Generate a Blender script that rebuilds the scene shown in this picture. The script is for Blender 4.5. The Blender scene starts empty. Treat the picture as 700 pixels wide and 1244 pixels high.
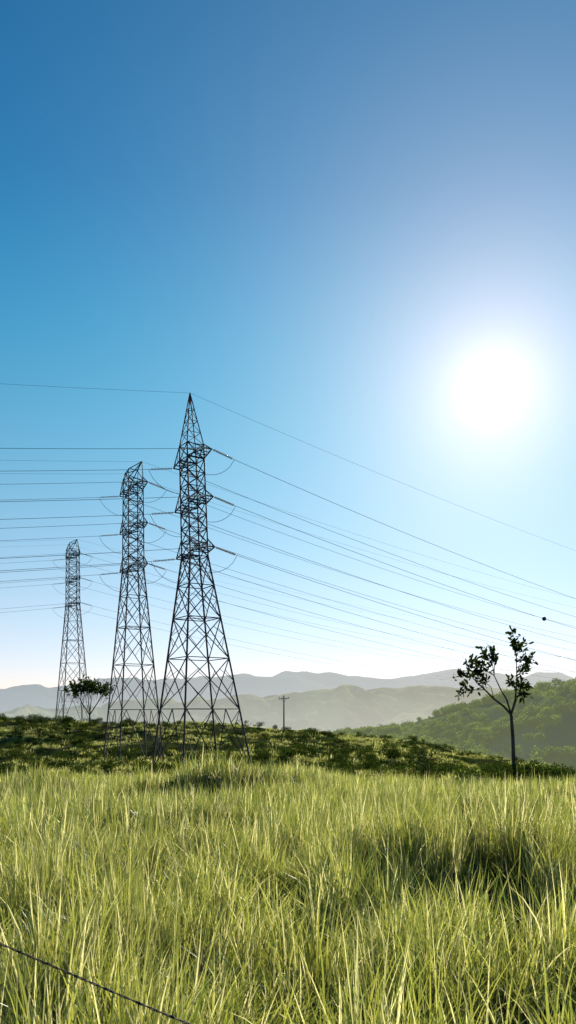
import bpy, math, numpy as np
from mathutils import Vector, Matrix
rng = np.random.default_rng(7)
scene = bpy.context.scene
CZ = 1.75            # eye height above the field
F = 940.0

# ------------------------------------------------------------------ helpers
_T = np.random.default_rng(3).random((256,256))
def vnoise(x,y):
    x=np.asarray(x,float); y=np.asarray(y,float)
    xi=np.floor(x).astype(int); yi=np.floor(y).astype(int)
    fx=x-xi; fy=y-yi; fx=fx*fx*(3-2*fx); fy=fy*fy*(3-2*fy)
    a=_T[xi&255,yi&255]; b=_T[(xi+1)&255,yi&255]; c=_T[xi&255,(yi+1)&255]; d=_T[(xi+1)&255,(yi+1)&255]
    return (a*(1-fx)+b*fx)*(1-fy)+(c*(1-fx)+d*fx)*fy
def fbm(x,y,o=4):
    s=0;a=.5;t=0
    for i in range(o):
        s=s+a*vnoise(x*2**i+17*i,y*2**i+31*i); t+=a; a*=.5
    return s/t
def make_mesh(name,verts,faces,mat=None,smooth=False):
    me=bpy.data.meshes.new(name)
    me.from_pydata([tuple(v) for v in verts] if not isinstance(verts,np.ndarray) else verts.tolist(),[],faces if not isinstance(faces,np.ndarray) else faces.tolist())
    if mat: me.materials.append(mat)
    if smooth: me.polygons.foreach_set('use_smooth',[True]*len(me.polygons))
    me.update(); return me
def add(name,me,parent=None,loc=None):
    o=bpy.data.objects.new(name,me); scene.collection.objects.link(o)
    if parent: o.parent=parent
    if loc is not None: o.location=loc
    return o

# terrain heights relative to the eye, along sight columns
COLS=np.array([-100,200,350,450,600,720.])
ROWS=np.array([-50,0,12,25,40,60,83,105,135,165,230,400,900,12000.])
TAB=np.array([
 [-1.7]*6,[-1.7]*6,
 [-2.25,-2.25,-2.2,-2.25,-2.3,-2.3],
 [-3.0,-2.95,-2.75,-3.0,-3.1,-3.05],
 [-4.0,-3.85,-3.45,-4.05,-4.3,-4.2],
 [-6.3,-6.3,-6.0,-6.0,-5.3,-5.6],
 [-6.5,-6.4,-6.6,-6.7,-7.2,-7.8],
 [-6.2,-6.8,-6.5,-7.0,-8.6,-9.8],
 [-3.8,-4.8,-5.2,-6.2,-9.3,-12.],
 [-1.9,-2.6,-4.1,-5.5,-10.,-14.2],
 [-9,-10,-12,-14,-20,-24],
 [-45]*6,[-75]*6,[-80]*6])
def hermite(y):
    y=np.clip(y,ROWS[0],ROWS[-1]-1e-3)
    k=np.clip(np.searchsorted(ROWS,y,side='right')-1,0,len(ROWS)-2)
    return k,(y-ROWS[k])/(ROWS[k+1]-ROWS[k]),ROWS[k+1]-ROWS[k]
SL=np.diff(TAB,axis=0)/np.diff(ROWS)[:,None]
TAN=np.zeros_like(TAB)
for i in range(1,len(ROWS)-1):
    a,b=SL[i-1],SL[i]; TAN[i]=np.where(a*b>0,2*a*b/(a+b+1e-12),0)
MOUNDS=[(1.8,8.2,2.0,.9,.42),(3.8,9.2,1.2,1.0,.3),(-2.4,25,2.3,1.8,1.0),(-8.5,27,1.5,2,.4),(-1.9,14,1.3,1.2,.3),(4.5,17,2.2,1.6,.35),(-4.5,18,1.6,1.3,.3)]
def ground(x,y):
    x=np.asarray(x,float); y=np.asarray(y,float)
    px=np.clip(350+F*x/np.maximum(y,10),COLS[0],COLS[-1]-1e-3)
    c=np.clip(np.searchsorted(COLS,px,side='right')-1,0,len(COLS)-2)
    s=(px-COLS[c])/(COLS[c+1]-COLS[c]); s=s*s*(3-2*s)
    k,t,h=hermite(y)
    def col(ci):
        return ((2*t**3-3*t**2+1)*TAB[k,ci]+(t**3-2*t**2+t)*h*TAN[k,ci]+(-2*t**3+3*t**2)*TAB[k+1,ci]+(t**3-t**2)*h*TAN[k+1,ci])
    z=col(c)*(1-s)+col(c+1)*s
    d=np.hypot(x,y)
    z=z+(fbm(x*.45+5,y*.45+9,3)-.5)*.40*np.clip(d/6,0,1)
    z=z+(fbm(x*.09+50,y*.09+70,4)-.5)*2.2*np.clip((d-55)/50,0,1)
    z=z+(fbm(x*.4+50,y*.4+70,3)-.5)*1.1*np.clip((d-55)/20,0,1)
    z=z+(fbm(x*.006+5,y*.006+7,4)-.5)*45*np.clip((d-230)/500,0,1)
    for mx,my,sx,sy,mh in MOUNDS:
        z=z+mh*np.exp(-((x-mx)/sx)**2-((y-my)/sy)**2)
    return z+CZ
def G(x,y): return float(ground(np.array([x]),np.array([y]))[0])

# ------------------------------------------------------------------ materials
def newmat(name):
    m=bpy.data.materials.new(name); m.use_nodes=True; nt=m.node_tree; nt.nodes.clear()
    out=nt.nodes.new('ShaderNodeOutputMaterial'); return m,nt,out
def N(nt,t,**kw):
    n=nt.nodes.new(t)
    for k,v in kw.items(): setattr(n,k,v)
    return n
def mixc(nt,fac,a,b,bt='MIX'):
    n=nt.nodes.new('ShaderNodeMix'); n.data_type='RGBA'; n.blend_type=bt
    for s,v in ((n.inputs[0],fac),(n.inputs[6],a),(n.inputs[7],b)):
        if hasattr(v,'links') : nt.links.new(v,s)
        elif isinstance(v,(int,float)): s.default_value=v
        else: s.default_value=(*v,1)
    return n.outputs[2]
def maprange(nt,v,a,b,c=0,d=1):
    n=nt.nodes.new('ShaderNodeMapRange'); nt.links.new(v,n.inputs[0])
    for i,x in enumerate((a,b,c,d)): n.inputs[i+1].default_value=x
    return n.outputs[0]
def noise(nt,scale,detail=4,coord=None,rough=.55):
    n=N(nt,'ShaderNodeTexNoise'); n.inputs['Scale'].default_value=scale; n.inputs['Detail'].default_value=detail; n.inputs['Roughness'].default_value=rough
    if coord: nt.links.new(coord,n.inputs['Vector'])
    return n.outputs[0]
def leafy(nt,out,col,tcol,tf=.5,gl=.08,haze=0,hazecol=(.5,.55,.55)):
    d=N(nt,'ShaderNodeBsdfDiffuse'); t=N(nt,'ShaderNodeBsdfTranslucent'); m=N(nt,'ShaderNodeMixShader'); m.inputs[0].default_value=tf
    nt.links.new(col,d.inputs[0]); nt.links.new(tcol,t.inputs[0])
    nt.links.new(d.outputs[0],m.inputs[1]); nt.links.new(t.outputs[0],m.inputs[2])
    last=m.outputs[0]
    if gl:
        g=N(nt,'ShaderNodeBsdfGlossy'); g.inputs['Roughness'].default_value=.38; g.inputs['Color'].default_value=(1,1,.9,1)
        m2=N(nt,'ShaderNodeMixShader'); m2.inputs[0].default_value=gl
        nt.links.new(m.outputs[0],m2.inputs[1]); nt.links.new(g.outputs[0],m2.inputs[2]); last=m2.outputs[0]
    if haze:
        e=N(nt,'ShaderNodeEmission'); e.inputs[0].default_value=(*hazecol,1)  # haze painted over the leaves as plain emission
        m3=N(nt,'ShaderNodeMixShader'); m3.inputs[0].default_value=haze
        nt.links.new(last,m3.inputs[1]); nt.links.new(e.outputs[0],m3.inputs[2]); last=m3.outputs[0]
    nt.links.new(last,out.inputs[0])

def grass_mat():
    m,nt,out=newmat('grass_blades')
    at=N(nt,'ShaderNodeAttribute',attribute_name='bl'); sp=N(nt,'ShaderNodeSeparateColor'); nt.links.new(at.outputs['Color'],sp.inputs[0])
    geo=N(nt,'ShaderNodeNewGeometry')
    big=noise(nt,.22,3,geo.outputs['Position'])
    c1=mixc(nt,sp.outputs[0],(.07,.10,.018),(.31,.305,.06))
    straw=maprange(nt,sp.outputs[2],.78,.84)
    c2=mixc(nt,straw,c1,(.56,.50,.28))
    f=maprange(nt,big,.40,.62,.80,1.22)
    c3=mixc(nt,1.0,c2,f,'MULTIPLY')
    hb=maprange(nt,sp.outputs[1],0,.62,.24,1.0)  # darker toward the root: natural base tone plus painted shade between blades
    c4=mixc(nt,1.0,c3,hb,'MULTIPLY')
    tc=mixc(nt,1.0,c4,(2.2,2.2,1.6),'MULTIPLY')
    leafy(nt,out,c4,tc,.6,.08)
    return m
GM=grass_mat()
def leafmat(name,a,b,tf=.4,haze=0,hc=(.5,.55,.55),tm=2.0):
    m,nt,out=newmat(name)
    at=N(nt,'ShaderNodeAttribute',attribute_name='bl'); sp=N(nt,'ShaderNodeSeparateColor'); nt.links.new(at.outputs['Color'],sp.inputs[0])
    oi=N(nt,'ShaderNodeObjectInfo')
    c=mixc(nt,sp.outputs[0],a,b)
    c=mixc(nt,1.0,c,maprange(nt,oi.outputs['Random'],0,1,.65,1.3),'MULTIPLY')
    tc=mixc(nt,1.0,c,(tm,tm,tm*.5),'MULTIPLY')
    leafy(nt,out,c,tc,tf,0,haze,hc); return m
def simple(name,col,rough=.6,metal=0,var=.3,scale=8):
    m,nt,out=newmat(name); p=N(nt,'ShaderNodeBsdfPrincipled')
    tc=N(nt,'ShaderNodeTexCoord'); n=noise(nt,scale,5,tc.outputs['Object'])
    c=mixc(nt,n,tuple(x*(1-var) for x in col),tuple(x*(1+var) for x in col))
    nt.links.new(c,p.inputs['Base Color']); p.inputs['Roughness'].default_value=rough; p.inputs['Metallic'].default_value=metal
    nt.links.new(p.outputs[0],out.inputs[0]); return m
STEEL=simple('weathered_steel',(.065,.040,.044),.8,0)
WIRE=simple('aluminium_conductor',(.18,.27,.38),.6,.2)
INSUL=simple('glass_insulator',(.72,.62,.52),.25)
CONC=simple('concrete',(.32,.30,.27),.9)
BARK=simple('bark',(.07,.052,.04),.9,scale=20)
WOOD=simple('weathered_wood',(.10,.08,.06),.9,scale=20)
BALL=simple('marker_ball_paint',(.04,.02,.02),.5)
RUST=simple('rusty_wire',(.05,.035,.03),.7,.5)

def haze_nodes(nt,surf,out,fac,c_left,c_right,w):  # distance haze painted in as emission, tinted warmer toward the sun side
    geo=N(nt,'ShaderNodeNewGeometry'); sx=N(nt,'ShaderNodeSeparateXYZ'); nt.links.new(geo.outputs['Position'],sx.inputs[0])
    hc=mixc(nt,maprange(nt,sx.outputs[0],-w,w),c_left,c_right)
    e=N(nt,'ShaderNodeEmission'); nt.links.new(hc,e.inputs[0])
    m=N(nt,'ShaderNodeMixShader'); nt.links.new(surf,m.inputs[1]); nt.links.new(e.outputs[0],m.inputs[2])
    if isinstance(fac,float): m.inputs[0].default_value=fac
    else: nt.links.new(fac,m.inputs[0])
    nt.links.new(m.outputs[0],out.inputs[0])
HAZE_L=(.48,.55,.59); HAZE_R=(.80,.80,.77)  # left and right colours of the painted haze, brighter sunward
def hill_mat(name,a,b,fac,scale,w,zlo,zhi,df,hl=HAZE_L,hr=HAZE_R):
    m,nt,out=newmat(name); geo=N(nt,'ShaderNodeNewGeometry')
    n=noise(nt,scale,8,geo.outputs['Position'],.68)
    c=mixc(nt,maprange(nt,n,.42,.58),a,b)  # grass tone noise; its contrast also paints in lit and shaded relief
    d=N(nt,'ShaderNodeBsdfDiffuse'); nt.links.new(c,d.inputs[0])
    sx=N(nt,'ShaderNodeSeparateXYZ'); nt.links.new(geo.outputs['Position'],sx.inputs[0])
    f=maprange(nt,sx.outputs[2],zlo,zhi,fac+df,fac)  # more painted haze low on the slopes
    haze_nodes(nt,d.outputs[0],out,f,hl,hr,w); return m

# ------------------------------------------------------------------ ground
def ground_mat():
    m,nt,out=newmat('field_soil_and_turf'); geo=N(nt,'ShaderNodeNewGeometry')
    n1=noise(nt,.12,6,geo.outputs['Position']); n2=noise(nt,2.5,6,geo.outputs['Position'])
    c=mixc(nt,maprange(nt,n1,.4,.6),(.035,.055,.012),(.07,.085,.02))
    c=mixc(nt,maprange(nt,n2,.35,.65,0,.6),c,(.045,.038,.02))
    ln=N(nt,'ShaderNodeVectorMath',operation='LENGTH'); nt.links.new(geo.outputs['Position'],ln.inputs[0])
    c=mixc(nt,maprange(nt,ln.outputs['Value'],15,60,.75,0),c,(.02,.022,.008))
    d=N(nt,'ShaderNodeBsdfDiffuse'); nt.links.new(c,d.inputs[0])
    f=maprange(nt,ln.outputs['Value'],350,3000,.0,.85)  # share of painted haze grows with distance from the origin
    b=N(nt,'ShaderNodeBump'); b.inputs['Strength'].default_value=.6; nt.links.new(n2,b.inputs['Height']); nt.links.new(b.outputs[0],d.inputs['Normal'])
    haze_nodes(nt,d.outputs[0],out,f,HAZE_L,HAZE_R,1500); return m
ang=np.concatenate([np.linspace(-180,-50,40,endpoint=False),np.linspace(-50,50,320,endpoint=False),np.linspace(50,180,40,endpoint=False)])
ang=np.radians(ang); rad=np.geomspace(.6,11500,420)
A,R=np.meshgrid(ang,rad); X=np.sin(A)*R; Y=np.cos(A)*R; Z=ground(X,Y)
V=np.stack([X,Y,Z],-1).reshape(-1,3); V=np.vstack([V,[0,0,G(0,0)]])
na,nr=len(ang),len(rad)
I,J=np.meshgrid(np.arange(nr-1),np.arange(na),indexing='ij'); J2=(J+1)%na
FQ=np.stack([I*na+J,I*na+J2,(I+1)*na+J2,(I+1)*na+J],-1).reshape(-1,4)[:, ::-1].tolist()
FQ+=[[nr*na,(j+1)%na,j] for j in range(na)]
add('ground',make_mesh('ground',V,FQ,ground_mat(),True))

# ------------------------------------------------------------------ hills
def hill(name,D,wf,wb,pts,base,amp,nscale,mat,urange,nu,nv):
    px=np.array([p[0] for p in pts],float); py=np.array([p[1] for p in pts],float)
    x=np.linspace(urange[0],urange[1],nu)*D; t=np.linspace(-1,1,nv)
    Xh,Th=np.meshgrid(x,t); Yh=D+np.where(Th<0,Th*wf,Th*wb)
    Rz=(865-np.interp(350+F*Xh/D,px,py))/F*D+CZ
    nn=fbm(Xh*nscale+11,Yh*nscale*.6+3,5); rid=1-np.abs(2*nn-1)*2
    ridz=fbm(Xh*nscale*3+40,Yh*nscale*3,4)-.5
    prof=np.cos(np.clip(np.abs(Th)**1.15,0,1)*math.pi/2)**1.3
    Zh=base+(Rz-base)*prof+amp*(rid-.7)*np.clip(np.abs(Th)*3,0.12,1)*(prof+.1)+amp*.25*ridz
    Vh=np.stack([Xh,Yh,Zh],-1).reshape(-1,3)
    I,J=np.meshgrid(np.arange(nv-1),np.arange(nu-1),indexing='ij')
    Fh=np.stack([I*nu+J,I*nu+J+1,(I+1)*nu+J+1,(I+1)*nu+J],-1).reshape(-1,4)
    add(name,make_mesh(name,Vh,Fh,mat,True)); return Xh,Yh,Zh
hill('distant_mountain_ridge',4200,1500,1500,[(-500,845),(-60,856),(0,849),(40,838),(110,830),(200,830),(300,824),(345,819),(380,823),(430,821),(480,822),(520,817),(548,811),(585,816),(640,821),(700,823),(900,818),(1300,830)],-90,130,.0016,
     hill_mat('far_hill_grass_hazed',(.05,.07,.03),(.30,.29,.17),.76,.004,1600,-60,130,.14),(-1.0,1.0),420,110)
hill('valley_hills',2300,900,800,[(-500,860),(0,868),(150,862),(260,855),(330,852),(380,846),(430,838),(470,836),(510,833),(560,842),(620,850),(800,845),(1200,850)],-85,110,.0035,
     hill_mat('valley_hill_grass_hazed',(.05,.075,.02),(.58,.54,.22),.54,.008,900,-70,70,.28,(.48,.53,.52),(.78,.75,.60)),(-1.0,1.0),500,160)
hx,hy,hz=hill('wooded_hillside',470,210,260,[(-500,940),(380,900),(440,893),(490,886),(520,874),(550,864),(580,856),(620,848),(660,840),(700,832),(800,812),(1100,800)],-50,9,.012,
     hill_mat('near_hill_grass_hazed',(.07,.11,.015),(.20,.25,.05),.15,.03,300,-30,30,.08,(.5,.52,.4),(.6,.62,.45)),(-.3,1.1),300,110)

# ------------------------------------------------------------------ foliage meshes
def set_bl(me,arr):
    ca=me.color_attributes.new('bl','FLOAT_COLOR','POINT'); a=np.ones((len(arr),4)); a[:,:3]=arr; ca.data.foreach_set('color',a.ravel())
def tuft(name,n,r,hmin,hmax,wid,seg,seed,mat=GM,leanmax=.6):
    g=np.random.default_rng(seed)
    ang=g.random(n)*2*np.pi; rr=r*np.sqrt(g.random(n)); bx=rr*np.cos(ang); by=rr*np.sin(ang)
    h=hmin+(hmax-hmin)*g.random(n)**1.3; w=wid*(.4+1.2*g.random(n))
    la=ang+g.normal(0,1.1,n); lean=.06+leanmax*g.random(n)**1.5
    fa=g.random(n)*2*np.pi; rnd=g.random(n); rnd2=g.random(n)
    vs=[];fs=[];cs=[];b=0
    for i in range(n):
        for k in range(seg+1):
            t=k/seg
            off=lean[i]*h[i]*t**1.8
            zz=h[i]*(t-.35*lean[i]*t**3)
            cx=bx[i]+math.cos(la[i])*off; cy=by[i]+math.sin(la[i])*off
            fw=fa[i]+t*.8
            ww=w[i]*(1-t**2.2)*.5*(.6+.4*min(1,t*3)) if k<seg else 0
            if k<seg:
                vs.append((cx+math.cos(fw)*ww,cy+math.sin(fw)*ww,zz)); vs.append((cx-math.cos(fw)*ww,cy-math.sin(fw)*ww,zz)); cs+= [(rnd[i],t,rnd2[i])]*2
            else:
                vs.append((cx,cy,zz)); cs.append((rnd[i],t,rnd2[i]))
        for k in range(seg-1):
            a=b+2*k; fs.append((a,a+1,a+3,a+2))
        a=b+2*(seg-1); fs.append((a,a+1,a+2)); b+=2*seg+1
    me=make_mesh(name,np.array(vs),fs,mat); set_bl(me,np.array(cs)); return bpy.data.objects.new(name,me)
def leaf_verts(c,d,nrm,L,W):
    s=np.cross(d,nrm); s/= (np.linalg.norm(s)+1e-9)
    return [c,c+d*L*.35+s*W*.5,c+d*L*.75+s*W*.42,c+d*L,c+d*L*.75-s*W*.42,c+d*L*.35-s*W*.5]
def crown(name,blobs,n,L,W,mat,seed,shell=.55):
    g=np.random.default_rng(seed); vs=[];fs=[];cs=[]
    bw=np.array([b[3]*b[4]*b[5] for b in blobs])**.67; bw/=bw.sum()
    for i in range(n):
        b=blobs[g.choice(len(blobs),p=bw)]
        d=g.normal(size=3); d/=np.linalg.norm(d); r=shell+(1-shell)*g.random()**.7
        r*= .75+.5*vnoise(d[0]*3+b[0]*3+20,d[2]*3+d[1]*3+20)
        c=np.array(b[:3])+d*r*np.array(b[3:6])
        dd=d+g.normal(size=3)*.8; dd/=np.linalg.norm(dd); nn=g.normal(size=3)
        k=len(vs); s=.7+.6*g.random(); vs+=leaf_verts(c,dd,nn,L*s,W*s); fs.append(tuple(range(k,k+6))); v=g.random(); cs+=[(v,r,g.random())]*6
    me=make_mesh(name,np.array(vs),fs,mat); set_bl(me,np.array(cs)); return me

def src(name,objs):
    c=bpy.data.collections.new(name)
    for o in objs: c.objects.link(o)
    return c
def scatter(name,P,rot,scl,idx,coll):
    me=bpy.data.meshes.new(name); me.from_pydata(P.tolist(),[],[])
    a=me.attributes.new('rot','FLOAT_VECTOR','POINT'); a.data.foreach_set('vector',rot.astype(np.float32).ravel())
    a=me.attributes.new('scl','FLOAT_VECTOR','POINT'); a.data.foreach_set('vector',scl.astype(np.float32).ravel())
    a=me.attributes.new('idx','INT','POINT'); a.data.foreach_set('value',idx.astype(np.int32))
    o=add(name,me)
    ng=bpy.data.node_groups.new(name,'GeometryNodeTree')
    ng.interface.new_socket('Geometry',in_out='INPUT',socket_type='NodeSocketGeometry'); ng.interface.new_socket('Geometry',in_out='OUTPUT',socket_type='NodeSocketGeometry')
    n=ng.nodes; gi=n.new('NodeGroupInput'); go=n.new('NodeGroupOutput'); ip=n.new('GeometryNodeInstanceOnPoints'); ci=n.new('GeometryNodeCollectionInfo')
    ci.inputs[0].default_value=coll; ci.inputs['Separate Children'].default_value=True; ci.inputs['Reset Children'].default_value=True
    ip.inputs['Pick Instance'].default_value=True
    def na(nm,t):
        q=n.new('GeometryNodeInputNamedAttribute'); q.data_type=t; q.inputs[0].default_value=nm; return q.outputs[0]
    l=ng.links; l.new(gi.outputs[0],ip.inputs['Points']); l.new(ci.outputs[0],ip.inputs['Instance'])
    l.new(na('rot','FLOAT_VECTOR'),ip.inputs['Rotation']); l.new(na('scl','FLOAT_VECTOR'),ip.inputs['Scale']); l.new(na('idx','INT'),ip.inputs['Instance Index'])
    l.new(ip.outputs[0],go.inputs[0])
    md=o.modifiers.new('scatter','NODES'); md.node_group=ng; return o

# grass: collection order is alphabetical
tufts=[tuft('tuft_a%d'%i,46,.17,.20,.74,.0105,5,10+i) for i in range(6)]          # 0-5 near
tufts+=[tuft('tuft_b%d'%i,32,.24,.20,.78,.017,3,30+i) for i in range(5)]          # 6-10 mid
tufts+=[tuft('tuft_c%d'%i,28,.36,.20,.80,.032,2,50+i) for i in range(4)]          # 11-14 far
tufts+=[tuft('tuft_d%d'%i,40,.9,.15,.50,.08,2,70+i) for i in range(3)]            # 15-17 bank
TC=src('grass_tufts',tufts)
def pts(y0,y1,dens,um):
    area=um*(y1*y1-y0*y0); n=int(area*dens)
    y=np.sqrt(y0*y0+(y1*y1-y0*y0)*rng.random(n)); x=(rng.random(n)*2-1)*um*y
    return x,y
PX=[];PR=[];PS=[];PI=[]
HOL=[(1.9,6.4,1.6,.6,.20),(4.2,7.6,1.0,.6,.12),(-.85,4.2,.5,.35,.25),(.7,3.9,.45,.3,.2),(-2.4,22.3,2.4,1.0,.3)]
for (y0,y1,dens,um,i0,i1,sc) in ((1.9,11,34,.60,0,6,1),(11,24,17,.52,6,11,1),(24,47,9.5,.48,11,15,1),(47,178,1.0,.48,15,18,1)):
    x,y=pts(y0,y1,dens,um)
    clump=fbm(x*1.6+123,y*1.2+88,3); big=fbm(x*.25+30,y*.2+40,2)
    for hx0,hy0,sx0,sy0,hh in HOL: clump=clump-hh*np.exp(-((x-hx0)/sx0)**2-((y-hy0)/sy0)**2)
    if y0<40:
        hs=.42+.88*np.clip((clump-.27)/.42,0,1)**1.1*(.6+.8*big)
        keep=rng.random(len(x))<np.clip((clump-.22)/.18,.14,1)
    else:
        hs=.35+1.3*np.clip((clump-.3)/.4,0,1); keep=rng.random(len(x))<np.clip((fbm(x*.14+7,y*.14+3,3)-.42)/.12,.05,1)
    x,y,hs=x[keep],y[keep],hs[keep]; n=len(x)
    PX.append(np.stack([x,y,ground(x,y)-.03],-1))
    PR.append(np.stack([rng.normal(0,.12,n),rng.normal(0,.12,n)+.04,rng.random(n)*6.28],-1))
    w=sc*(.85+.3*rng.random(n)); PS.append(np.stack([w,w,hs*(.7+.6*rng.random(n))],-1))
    PI.append(rng.integers(i0,i1,n))
scatter('tall_grass',np.vstack(PX),np.vstack(PR),np.vstack(PS),np.concatenate(PI),TC)

# shrubs
SH=leafmat('shrub_leaves',(.018,.034,.010),(.06,.085,.020),.35)
def rb(g,k,s=.5): return [(g.normal(0,s),g.normal(0,s),.5+g.random()*.6,.35+.3*g.random(),.35+.3*g.random(),.35+.35*g.random()) for _ in range(k)]
shr=[bpy.data.objects.new('shrub_%d'%i,crown('shrub_%d'%i,rb(np.random.default_rng(90+i),5),520,.17,.08,SH,100+i,.3)) for i in range(4)]
SC=src('shrub_types',shr)
n=2600
y=rng.uniform(66,172,n); x=(rng.random(n)*2-1)*.5*y
m=(fbm(x*.11+9,y*.11+2,3)>.51)|(y>162); x,y=x[m],y[m]
ex=[]
for cx,cy,sp,k,s in ((17.5,57,2.6,20,.9),(12,52,3.5,12,.7),(9.2,53,1.0,5,.8),(24,62,4,16,.8),(15,47,3,8,.45),(6,150,1.5,4,.9),(-47,160,14,26,.9),(-57,163,10,14,1.2),(-26,112,5,10,.7),(-10,90,4,10,.7),(10,120,14,26,.8),(28,100,9,22,.9),(8,85,7,22,.8),(18,80,6,20,.8),(-9,146,2,4,1.1),(8.6,155,1,3,1.0),(-27,75,8,22,.7),(-3,100,8,18,.7),(22,70,4,18,1.0),(-5,79,3,10,.6),(20,110,8,18,1.1)):
    for _ in range(k): ex.append((rng.normal(cx,sp*.6),rng.normal(cy,sp*.5),s*rng.uniform(.6,1.3)))
ex=np.array(ex); s=np.concatenate([.22+.75*rng.random(len(x))**2,ex[:,2]])
x=np.concatenate([x,ex[:,0]]); y=np.concatenate([y,ex[:,1]]); n=len(x)
scatter('shrubs',np.stack([x,y,ground(x,y)-.15*s],-1),np.stack([0*x,0*x,rng.random(n)*6.28],-1),np.stack([s*1.2,s*1.2,s],-1),rng.integers(0,4,n),SC)

# hillside woodland
WL=leafmat('woodland_leaves_hazed',(.04,.07,.010),(.15,.20,.035),.45,haze=.18,hc=(.62,.66,.42))  # leaf colour veiled with a share of haze emission
wt=[bpy.data.objects.new('canopy_%d'%i,crown('canopy_%d'%i,[(g.normal(0,1.2),g.normal(0,1.2),2.2+g.random()*2,1.5+g.random(),1.5+g.random(),1.2+g.random()) for _ in range(6)],420,.75,.5,WL,200+i,.5)) for i,g in [(k,np.random.default_rng(150+k)) for k in range(4)]]
WC=src('canopy_types',wt)
fx=hx.ravel(); fy=hy.ravel(); fz=hz.ravel(); fz=np.maximum(fz,ground(fx,fy))
sel=np.where((fy<500)&(fy>262)&(fx/fy>.05)&(fx/fy<.7))[0]
pick=rng.choice(sel,6000); jx=rng.uniform(-1.5,1.5,len(pick))
wx,wy,wz=fx[pick]+jx,fy[pick]+jx,fz[pick]
gy=rng.uniform(205,262,700); gx=gy*rng.uniform(.12,.6,700)
wx=np.concatenate([wx,gx]); wy=np.concatenate([wy,gy]); wz=np.concatenate([wz,ground(gx,gy)])
dn=fbm(wx*.025+4,wy*.025+9,3); kp=(dn>.48)|(rng.random(len(wx))<.12); wx,wy,wz=wx[kp],wy[kp],wz[kp]; n=len(wx)
s=rng.uniform(.3,1.1,n)
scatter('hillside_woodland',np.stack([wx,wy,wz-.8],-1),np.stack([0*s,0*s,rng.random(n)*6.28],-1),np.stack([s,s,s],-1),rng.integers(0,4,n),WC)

# ------------------------------------------------------------------ bars
class Bars:
    def __init__(s): s.v=[]; s.f=[]
    def bar(s,p,q,r,n=4,r2=None,cap=True):
        p=np.array(p,float); q=np.array(q,float); d=q-p; L=np.linalg.norm(d)
        if L<1e-6: return
        d/=L; a=np.array([0,0,1.]) if abs(d[2])<.9 else np.array([1.,0,0]); u=np.cross(d,a); u/=np.linalg.norm(u); w=np.cross(d,u); r2=r if r2 is None else r2
        k=len(s.v)
        for c,rr in ((p,r),(q,r2)):
            for i in range(n):
                t=2*math.pi*(i+.5)/n; s.v.append(c+rr*(math.cos(t)*u+math.sin(t)*w))
        for i in range(n):
            j=(i+1)%n; s.f.append((k+i,k+j,k+n+j,k+n+i))
        if cap: s.f.append(tuple(k+i for i in range(n))[::-1]); s.f.append(tuple(k+n+i for i in range(n)))
    def poly(s,P,r,n=5):
        for a,b in zip(P[:-1],P[1:]): s.bar(a,b,r,n,cap=False)
    def obj(s,name,mat,parent=None,smooth=False):
        return add(name,make_mesh(name,np.array(s.v),s.f,mat,smooth),parent)

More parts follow.
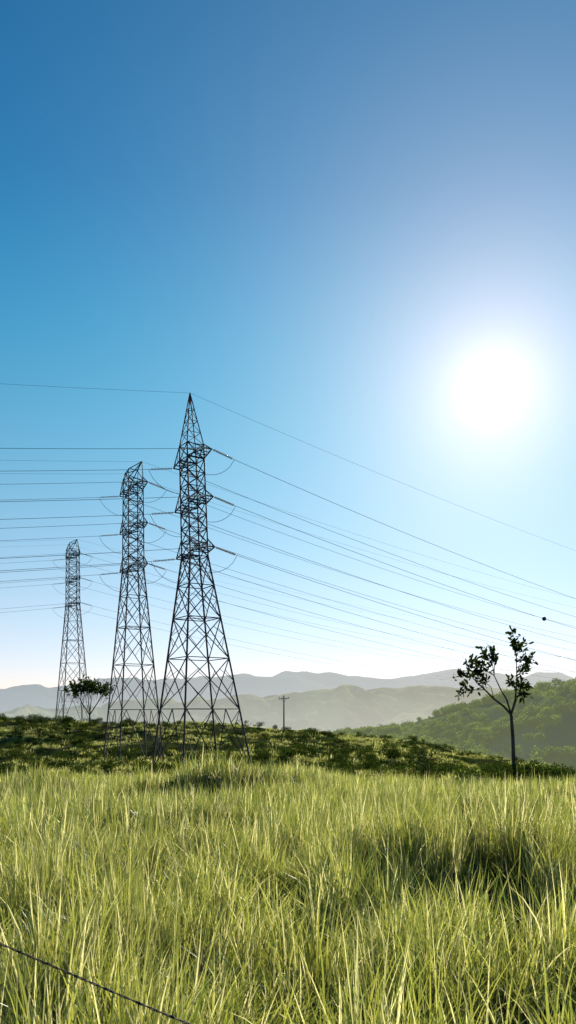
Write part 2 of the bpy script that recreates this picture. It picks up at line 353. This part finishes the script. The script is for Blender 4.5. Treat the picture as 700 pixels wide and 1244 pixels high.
def lerp(a,b,t): return np.array(a)*(1-t)+np.array(b)*t
AL=math.radians(25); AR=math.radians(40); YAW=math.radians(32.5)
DL=np.array([-math.cos(AL),-math.sin(AL),0]); DR=np.array([math.cos(AR),math.sin(AR),0])
def to_world(loc,lean,p):
    x,y,z=p; return np.array([loc[0]+math.cos(YAW)*x-math.sin(YAW)*y-lean*z,loc[1]+math.sin(YAW)*x+math.cos(YAW)*y,loc[2]+z])
MARK=[]
def tower(loc,hw,waist_z,waist_w,cage_z,levels,arm,peak,panels,lean=0,lw=.13,bw=.055,mark=False):
    root=bpy.data.objects.new('transmission_tower',None); scene.collection.objects.link(root); root.location=loc
    T=lambda p: to_world((0,0,0),lean,p)
    B=Bars()
    def w(z):
        return hw+(waist_w-hw)*z/waist_z if z<=waist_z else waist_w*(1-.08*(z-waist_z)/(cage_z-waist_z))
    sg=[(1,1),(-1,1),(-1,-1),(1,-1)]
    C=lambda i,z:(sg[i%4][0]*w(z),sg[i%4][1]*w(z),z)
    def L(p,q,r): B.bar(T(p),T(q),r)
    zs=panels+list(np.linspace(waist_z,cage_z,9))[1:]
    for i in range(4):
        for a,b in zip(zs[:-1],zs[1:]): L(C(i,a),C(i,b),lw if a<waist_z else lw*.8)
    for k,(a,b) in enumerate(zip(zs[:-1],zs[1:])):
        for i in range(4):
            p0,p1,q0,q1=C(i,a),C(i+1,a),C(i,b),C(i+1,b)
            big=a<waist_z-1
            br=bw*1.15 if big else bw
            if k==0:
                mid=lerp(q0,q1,.5); L(p0,mid,br); L(p1,mid,br)
                for s0,s1 in ((p0,q0),(p1,q1)):
                    for t in (.33,.66):
                        e=lerp(s0,mid,t); L(lerp(s0,s1,t),e,bw*.7); L(lerp(s0,s1,min(1,t+.33)),e,bw*.7)
            else:
                L(p0,q1,br); L(p1,q0,br)
                if big and (b-a)>3:
                    wa,wb=w(a),w(b); t=wa/(wa+wb)
                    cc=lerp(p0,q1,t)
                    for s0,s1 in ((p0,q0),(p1,q1)):
                        e0=lerp(s0,cc,.5); e1=lerp(s1,cc,.5); m=lerp(s0,s1,t)
                        L(m,e0,bw*.65); L(m,e1,bw*.65)
            L(q0,q1,br)
        if k in (0,2,len(panels)-1):
            L(C(0,b),C(2,b),bw*.8); L(C(1,b),C(3,b),bw*.8)
    B.obj('lattice_body',STEEL,root)
    P=Bars(); topz=cage_z
    def LP(p,q,r): P.bar(T(p),T(q),r)
    gw=[]
    if peak=='spire':
        ap=(0,0,topz+5.7); n=4
        for i in range(4):
            c=C(i,topz); LP(c,ap,lw*.6)
            for k in range(n):
                t0=k/n*.92; t1=(k+1)/n*.92; a=lerp(C(i,topz),ap,t0); b=lerp(C(i+1,topz),ap,t1); LP(a,b,bw*.6)
                LP(lerp(C(i,topz),ap,t1),lerp(C(i+1,topz),ap,t1),bw*.6)
        gw=[ap]
    else:
        for s in (1,-1):
            tip=(0,s*3.1,topz+1.7); gw.append(tip)
            for sx in (1,-1):
                LP((sx*w(topz),s*w(topz),topz),tip,bw*1.2); LP((sx*w(topz),s*w(topz),topz-1.4),tip,bw*1.2)
                LP((sx*w(topz)*.6,-s*w(topz)*.2,topz+1.5),tip,bw*1.2); LP((sx*w(topz),s*w(topz),topz),(sx*w(topz)*.6,-s*w(topz)*.2,topz+1.5),bw)
        LP((.6,.2,topz+1.5),(-.6,-.2,topz+1.5),bw)
    P.obj('earth_wire_peak',STEEL,root)
    A_=Bars(); IN=Bars(); JP=Bars(); W=Bars(); FO=Bars()
    for i in range(4):
        c=C(i,0); a=T((c[0],c[1],-1.2)); b=T((c[0],c[1],.25)); FO.bar(a,b,.5,8)
    base=np.array(loc,float)
    for li,lz in enumerate(levels):
        for s in (1,-1):
            ww=w(lz); q=[(ww,s*ww,lz),(-ww,s*ww,lz)]; u=[(w(lz+1.5),s*w(lz+1.5),lz+1.5),(-w(lz+1.5),s*w(lz+1.5),lz+1.5)]
            tl=(.35,s*arm,lz); tr=(-.35,s*arm,lz)
            for e,tp in ((q[0],tl),(q[1],tr),(u[0],tl),(u[1],tr)): A_.bar(T(e),T(tp),bw*1.25)
            A_.bar(T(tl),T(tr),bw*1.5); A_.bar(T(q[0]),T(q[1]),bw*1.3)
            for t in (.33,.66):
                A_.bar(T(lerp(q[0],tl,t)),T(lerp(q[1],tr,t)),bw); A_.bar(T(lerp(q[0],tl,t)),T(lerp(u[0],tl,t)),bw*.8); A_.bar(T(lerp(q[1],tr,t)),T(lerp(u[1],tr,t)),bw*.8)
                A_.bar(T(lerp(q[0],tl,t-.33)),T(lerp(q[1],tr,t)),bw*.8)
            ends=[]
            for D,loc_t in ((DR,tl),(DL,tr)):
                st=T(loc_t); d=D+np.array([0,0,-.17]); d=d/np.linalg.norm(d)
                a=st+d*.25; e=st+d*2.9; IN.bar(st,e,.03,4)
                for k in range(15):
                    c=a+d*(k*.165); IN.bar(c,c+d*.07,.13,8,.05)
                ends.append(e)
                t=np.concatenate([np.linspace(0,60,16),np.linspace(70,350,24)])
                pts_=[e+D*tt+np.array([0,0,-.15*tt+.15/350*tt*tt])+base for tt in t]
                W.poly(pts_,.024)
                if mark and li==1 and s==-1 and D is DR: MARK.append(pts_)
            m=[]
            for t in np.linspace(0,1,13):
                p=lerp(ends[0],ends[1],t)+np.array([0,0,-2.1*(1-(2*t-1)**2)**.75]); m.append(p)
            JP.poly(m,.026)
    for gp in gw:
        st=T(gp)+base
        for D in (DR,DL):
            sl=.105 if D is DR else .135
            W.poly([st+D*tt+np.array([0,0,-sl*tt+sl/350*tt*tt]) for tt in np.concatenate([np.linspace(0,60,16),np.linspace(70,350,24)])],.013)
    A_.obj('crossarms',STEEL,root); IN.obj('insulator_strings',INSUL,root,True); JP.obj('jumper_loops',WIRE,root); FO.obj('footings',CONC,root)
    W.obj('power_lines',WIRE)
    return root
x1,y1=-9.3,83.
tower((x1,y1,G(x1,y1)),4.0,22.9,1.05,34.8,[33.4,28.5,23.3],4.0,'spire',[0,6.6,12.0,16.3,19.8,22.9],lean=.030,bw=.052,mark=True)
x2,y2=-20.8,104.
tower((x2,y2,G(x2,y2)),3.1,26.0,1.1,38.0,[36.8,31.5,26.2],4.2,'horns',[0,7.2,13.2,18.2,22.4,26.0],lw=.11,bw=.05)
x3,y3=-47.,169.
tower((x3,y3,G(x3,y3)),3.0,26.0,1.2,38.0,[36.6,31.3,26.0],4.2,'horns',[0,7.2,13.2,18.2,22.4,26.0],lw=.11,bw=.05)
P=np.array(MARK[0]); k=int(np.argmax(P[:,0]/P[:,1]>.331)); t=(.331-P[k-1,0]/P[k-1,1])/(P[k,0]/P[k,1]-P[k-1,0]/P[k-1,1]); c=lerp(P[k-1],P[k],t)
bpy.ops.mesh.primitive_uv_sphere_add(segments=20,ring_count=12,radius=.32,location=tuple(c)); o=bpy.context.object; o.name='aerial_marker_ball'; o.data.materials.append(BALL)
for p in o.data.polygons: p.use_smooth=True
cb=Bars(); dd=P[k]-P[k-1]; dd/=np.linalg.norm(dd); cb.bar(-dd*.42,dd*.42,.06,8); cl=cb.obj('clamp',STEEL,o)

# ------------------------------------------------------------------ utility pole
ux,uy=-.8,150.; gz=G(ux,uy); B=Bars(); H=CZ+(865-845)/F*uy-gz
B.bar((0,0,-.5),(0,0,H),.17,8,.11); 
B2=Bars(); B2.bar((-1.0,-.12,H-.7),(1.0,-.18,H-.5),.09,4); B2.bar((-.55,-.15,H-.66),(0,-.14,H-1.3),.04); B2.bar((.55,-.15,H-.56),(0,-.14,H-1.3),.04)
for xx in (-.9,-.35,.9): B2.bar((xx,-.15,H-.55),(xx,-.15,H-.25),.06,6)
up=bpy.data.objects.new('utility_pole',None); scene.collection.objects.link(up); up.location=(ux,uy,gz)
B.obj('pole',WOOD,up); B2.obj('crossarm',WOOD,up)

# ------------------------------------------------------------------ trees
def add_leaves(g,vs,fs,cs,base,dirv,n,L,W,spread):
    for i in range(n):
        t=g.random(); c=base+dirv*t+g.normal(size=3)*spread*.25
        a=g.normal(size=3); a/=np.linalg.norm(a); dn=dirv/(np.linalg.norm(dirv)+1e-9)
        d=a*.8+dn*.55+np.array([0,0,.12]); d/=np.linalg.norm(d)
        nn=g.normal(size=3); k=len(vs); s=.65+.6*g.random()
        vs+=leaf_verts(c+d*.05,d,nn,L*s,W*s); fs.append(tuple(range(k,k+6))); cs+=[(g.random(),t,g.random())]*6
def branch_tree(name,loc,S,base,limbs,twigs,nleaf,L,W,lmat,seed,depth=.5):
    g=np.random.default_rng(seed); root=bpy.data.objects.new(name,None); scene.collection.objects.link(root); root.location=loc
    B=Bars(); vs=[];fs=[];cs=[]
    def cv(p): return np.array([(p[0]-base[0])*S,p[2]*S if len(p)>2 else 0,(base[1]-p[1])*S])
    def limb(P,r0,r1,n=7):
        Q=[cv(p) for p in P]; m=len(Q)-1
        for i in range(m): 
            B.bar(Q[i],Q[i+1],r0+(r1-r0)*i/m,n,r0+(r1-r0)*(i+1)/m)
    for P,r0,r1 in limbs: limb(P,r0,r1)
    for P in twigs:
        a,b=cv(P[0]),cv(P[1]); mid=(a+b)/2+g.normal(size=3)*.12; B.bar(a,mid,.035,5,.028); B.bar(mid,b,.028,5,.015)
        add_leaves(g,vs,fs,cs,a+(b-a)*.5,(b-a)*.6,nleaf,L,W,depth)
        for k in range(2):
            s0=a+(b-a)*g.uniform(.5,.95); e=s0+(b-a)*.3+g.normal(size=3)*np.array([.35,.55,.3]); B.bar(s0,e,.018,4,.01)
            add_leaves(g,vs,fs,cs,s0+(e-s0)*.4,(e-s0),nleaf//2,L,W,depth)
    B.obj('trunk_and_limbs',BARK,root,True)
    me=make_mesh('leaves',np.array(vs),fs,lmat); set_bl(me,np.array(cs)); add('leaves',me,root); return root
TL=leafmat('young_tree_leaves',(.018,.03,.010),(.06,.085,.02),.35,tm=1.7)
tx,ty=17.5,60.; S=.0638
limbs=[([(624,950),(624,925),(623,895),(621,868)],.17,.12),
 ([(621,868),(612,858),(600,849),(588,838,-4),(576,828,-8)],.10,.045),
 ([(621,868),(617,850,5),(611,838,9),(604,820,14)],.08,.035),
 ([(621,868),(625,850,-3),(626,830,-6),(625,800,-8)],.09,.03),
 ([(622,866),(629,852,8),(635,842,14)],.055,.03)]
twigs=[((588,838,-4),(564,838,-14)),((588,838,-4),(578,816,4)),((576,828,-8),(558,818,-18)),((576,828,-8),(567,805,-4)),((600,849),(588,824,14)),
 ((604,820,14),(597,796,10)),((604,820,14),(605,792,20)),((604,820,14),(590,808,22)),
 ((625,800,-8),(624,782,-8)),((625,812,-6),(637,800,-14)),((626,822,-6),(637,814,4)),
 ((635,842,14),(639,832,20)),((635,842,14),(638,844,4)),((625,805,-6),(630,788,4)),((626,840,-4),(618,828,-10))]
branch_tree('young_tree',(tx,ty,CZ-(950-865)/F*60+.0),S,(624,950),limbs,twigs,24,.46,.19,TL,5)

ax,ay=-38.3,150.; S=150/F; az=G(ax,ay)
al=[([(108,884),(107,868)],.22,.16),([(107,868),(98,852,-4),(93,840,-8)],.12,.05),([(107,868),(108,850,4),(104,836,6)],.12,.05),([(107,868),(116,852,6),(124,840,2)],.12,.05),([(112,860),(122,848,-8),(128,838,-12)],.08,.04)]
at_=[]
g=np.random.default_rng(8)
for k in range(44):
    a=g.uniform(-26,27); b=g.uniform(-18,18); top=829+abs(a)*.35+g.uniform(-3,7)
    at_.append(((107+a*.72,top+14,b*.7),(107+a,top,b)))
branch_tree('umbrella_tree',(ax,ay,az),S,(108,884),al,at_,22,.50,.25,TL,9)
for (sx,sy,h,sd) in ((9.6,54,2.7,1),(-8.0,135,3.4,2),(26.5,66,3.0,3)):
    gz=G(sx,sy); g=np.random.default_rng(sd); S2=h/40
    tw=[((500+g.uniform(-2,2),500-t*34),(500+g.uniform(-12,12),500-t*34-7,g.uniform(-9,9))) for t in np.linspace(.25,.95,10)]
    branch_tree('sapling',(sx,sy,gz),S2,(500,500),[([(500,502),(501,485),(499,470),(500,462)],.05,.02)],tw,10,.24,.11,TL,20+sd,.25)

# ------------------------------------------------------------------ barbed wire fence
f0=np.array([-.97,2.6,CZ-.79]); f1=np.array([-.245,2.2,CZ-.887]); dv=(f1-f0)
root=bpy.data.objects.new('barbed_wire_fence',None); scene.collection.objects.link(root)
B=Bars(); BB=Bars()
e=dv/np.linalg.norm(dv)
def wirept(t): 
    p=f0+dv*(-1.6+5.8*t); return p+np.array([0,0,.02*math.sin(t*9)])
for ph in (0,math.pi):
    P=[wirept(t)+.0022*(np.array([0,0,1])*math.cos(t*260+ph)+np.array([.5,.8,0])*math.sin(t*260+ph)) for t in np.linspace(0,1,900)]
    B.poly(P,.0019,4)
for t in np.arange(.01,1,.026):
    p=wirept(t)
    for k in range(4):
        d=rng.normal(size=3); d/=np.linalg.norm(d); BB.bar(p,p+d*.016,.0013,4,.0003)
    BB.bar(p-e*.006,p+e*.006,.0042,6)
B.obj('wire_strand',RUST,root); BB.obj('barbs',RUST,root)
PO=Bars()
for t in (0,1):
    p=wirept(t); PO.bar((p[0],p[1],G(p[0],p[1])-.4),(p[0],p[1],p[2]+.28),.06,8,.05)
PO.obj('posts',WOOD,root)

# ------------------------------------------------------------------ sky & sun
AZ=math.atan2(248,940); EL=math.atan2(395,972)
sd=Vector((math.sin(AZ)*math.cos(EL),math.cos(AZ)*math.cos(EL),math.sin(EL)))
w=bpy.data.worlds.new('World'); scene.world=w; w.use_nodes=True; nt=w.node_tree; nt.nodes.clear()
sky=N(nt,'ShaderNodeTexSky'); sky.sky_type='NISHITA'; sky.sun_disc=False; sky.sun_elevation=EL; sky.sun_rotation=AZ; sky.air_density=1.0; sky.dust_density=0.0; sky.ozone_density=2.0; sky.altitude=600
tc=N(nt,'ShaderNodeTexCoord'); sz=N(nt,'ShaderNodeSeparateXYZ'); nt.links.new(tc.outputs['Generated'],sz.inputs[0])
cr=N(nt,'ShaderNodeValToRGB'); nt.links.new(sz.outputs[2],cr.inputs[0]); el=cr.color_ramp.elements
cr.color_ramp.interpolation='B_SPLINE'
# (direction z is the sine of the elevation)
el[0].position=0; el[0].color=(.58,.48,.64,1); el[1].position=.85; el[1].color=(.02,.33,.49,1)
for p_,c_ in ((.09,(.66,.56,.57)),(.17,(.60,.60,.57)),(.26,(.44,.61,.57)),(.36,(.24,.62,.60)),(.46,(.11,.57,.62)),(.56,(.04,.43,.57))):
    e2=el.new(p_); e2.color=(*c_,1)
hc=mixc(nt,1.0,sky.outputs[0],cr.outputs[0],'MULTIPLY')
bg=N(nt,'ShaderNodeBackground'); bg.inputs[1].default_value=.19; nt.links.new(hc,bg.inputs[0])
dp=N(nt,'ShaderNodeVectorMath',operation='DOT_PRODUCT'); nt.links.new(tc.outputs['Generated'],dp.inputs[0]); dp.inputs[1].default_value=sd
mx=N(nt,'ShaderNodeMath',operation='MAXIMUM'); nt.links.new(dp.outputs['Value'],mx.inputs[0]); mx.inputs[1].default_value=0
last=bg.outputs[0]
for pw,st,col in ((1600,.25,(1,.97,.95)),(420,.24,(1,.75,.70)),(130,.28,(1,.60,.52)),(40,.32,(1,.62,.42)),(10,.18,(.70,.85,.65))):
    p=N(nt,'ShaderNodeMath',operation='POWER'); nt.links.new(mx.outputs[0],p.inputs[0]); p.inputs[1].default_value=pw
    q=N(nt,'ShaderNodeMath',operation='MULTIPLY'); nt.links.new(p.outputs[0],q.inputs[0]); q.inputs[1].default_value=st
    b=N(nt,'ShaderNodeBackground'); b.inputs[0].default_value=(*col,1); nt.links.new(q.outputs[0],b.inputs[1])
    s=N(nt,'ShaderNodeAddShader'); nt.links.new(last,s.inputs[0]); nt.links.new(b.outputs[0],s.inputs[1]); last=s.outputs[0]
wo=N(nt,'ShaderNodeOutputWorld'); nt.links.new(last,wo.inputs[0])
sl=bpy.data.lights.new('sun','SUN'); sl.energy=5; sl.angle=math.radians(.5); sl.color=(1,.94,.84)
so=bpy.data.objects.new('sun',sl); scene.collection.objects.link(so); so.rotation_euler=sd.to_track_quat('Z','Y').to_euler(); so.location=(20,60,40)

cam=bpy.data.cameras.new('camera'); co=bpy.data.objects.new('camera',cam); scene.collection.objects.link(co); scene.camera=co
co.location=(0,0,CZ); co.rotation_euler=(math.radians(90),0,0)
cam.sensor_fit='VERTICAL'; cam.sensor_height=36; cam.lens=36*F/1244; cam.shift_y=(865-622)/1244; cam.clip_start=.05; cam.clip_end=30000
scene.view_settings.view_transform='Standard'; scene.view_settings.look='None'; scene.view_settings.exposure=0
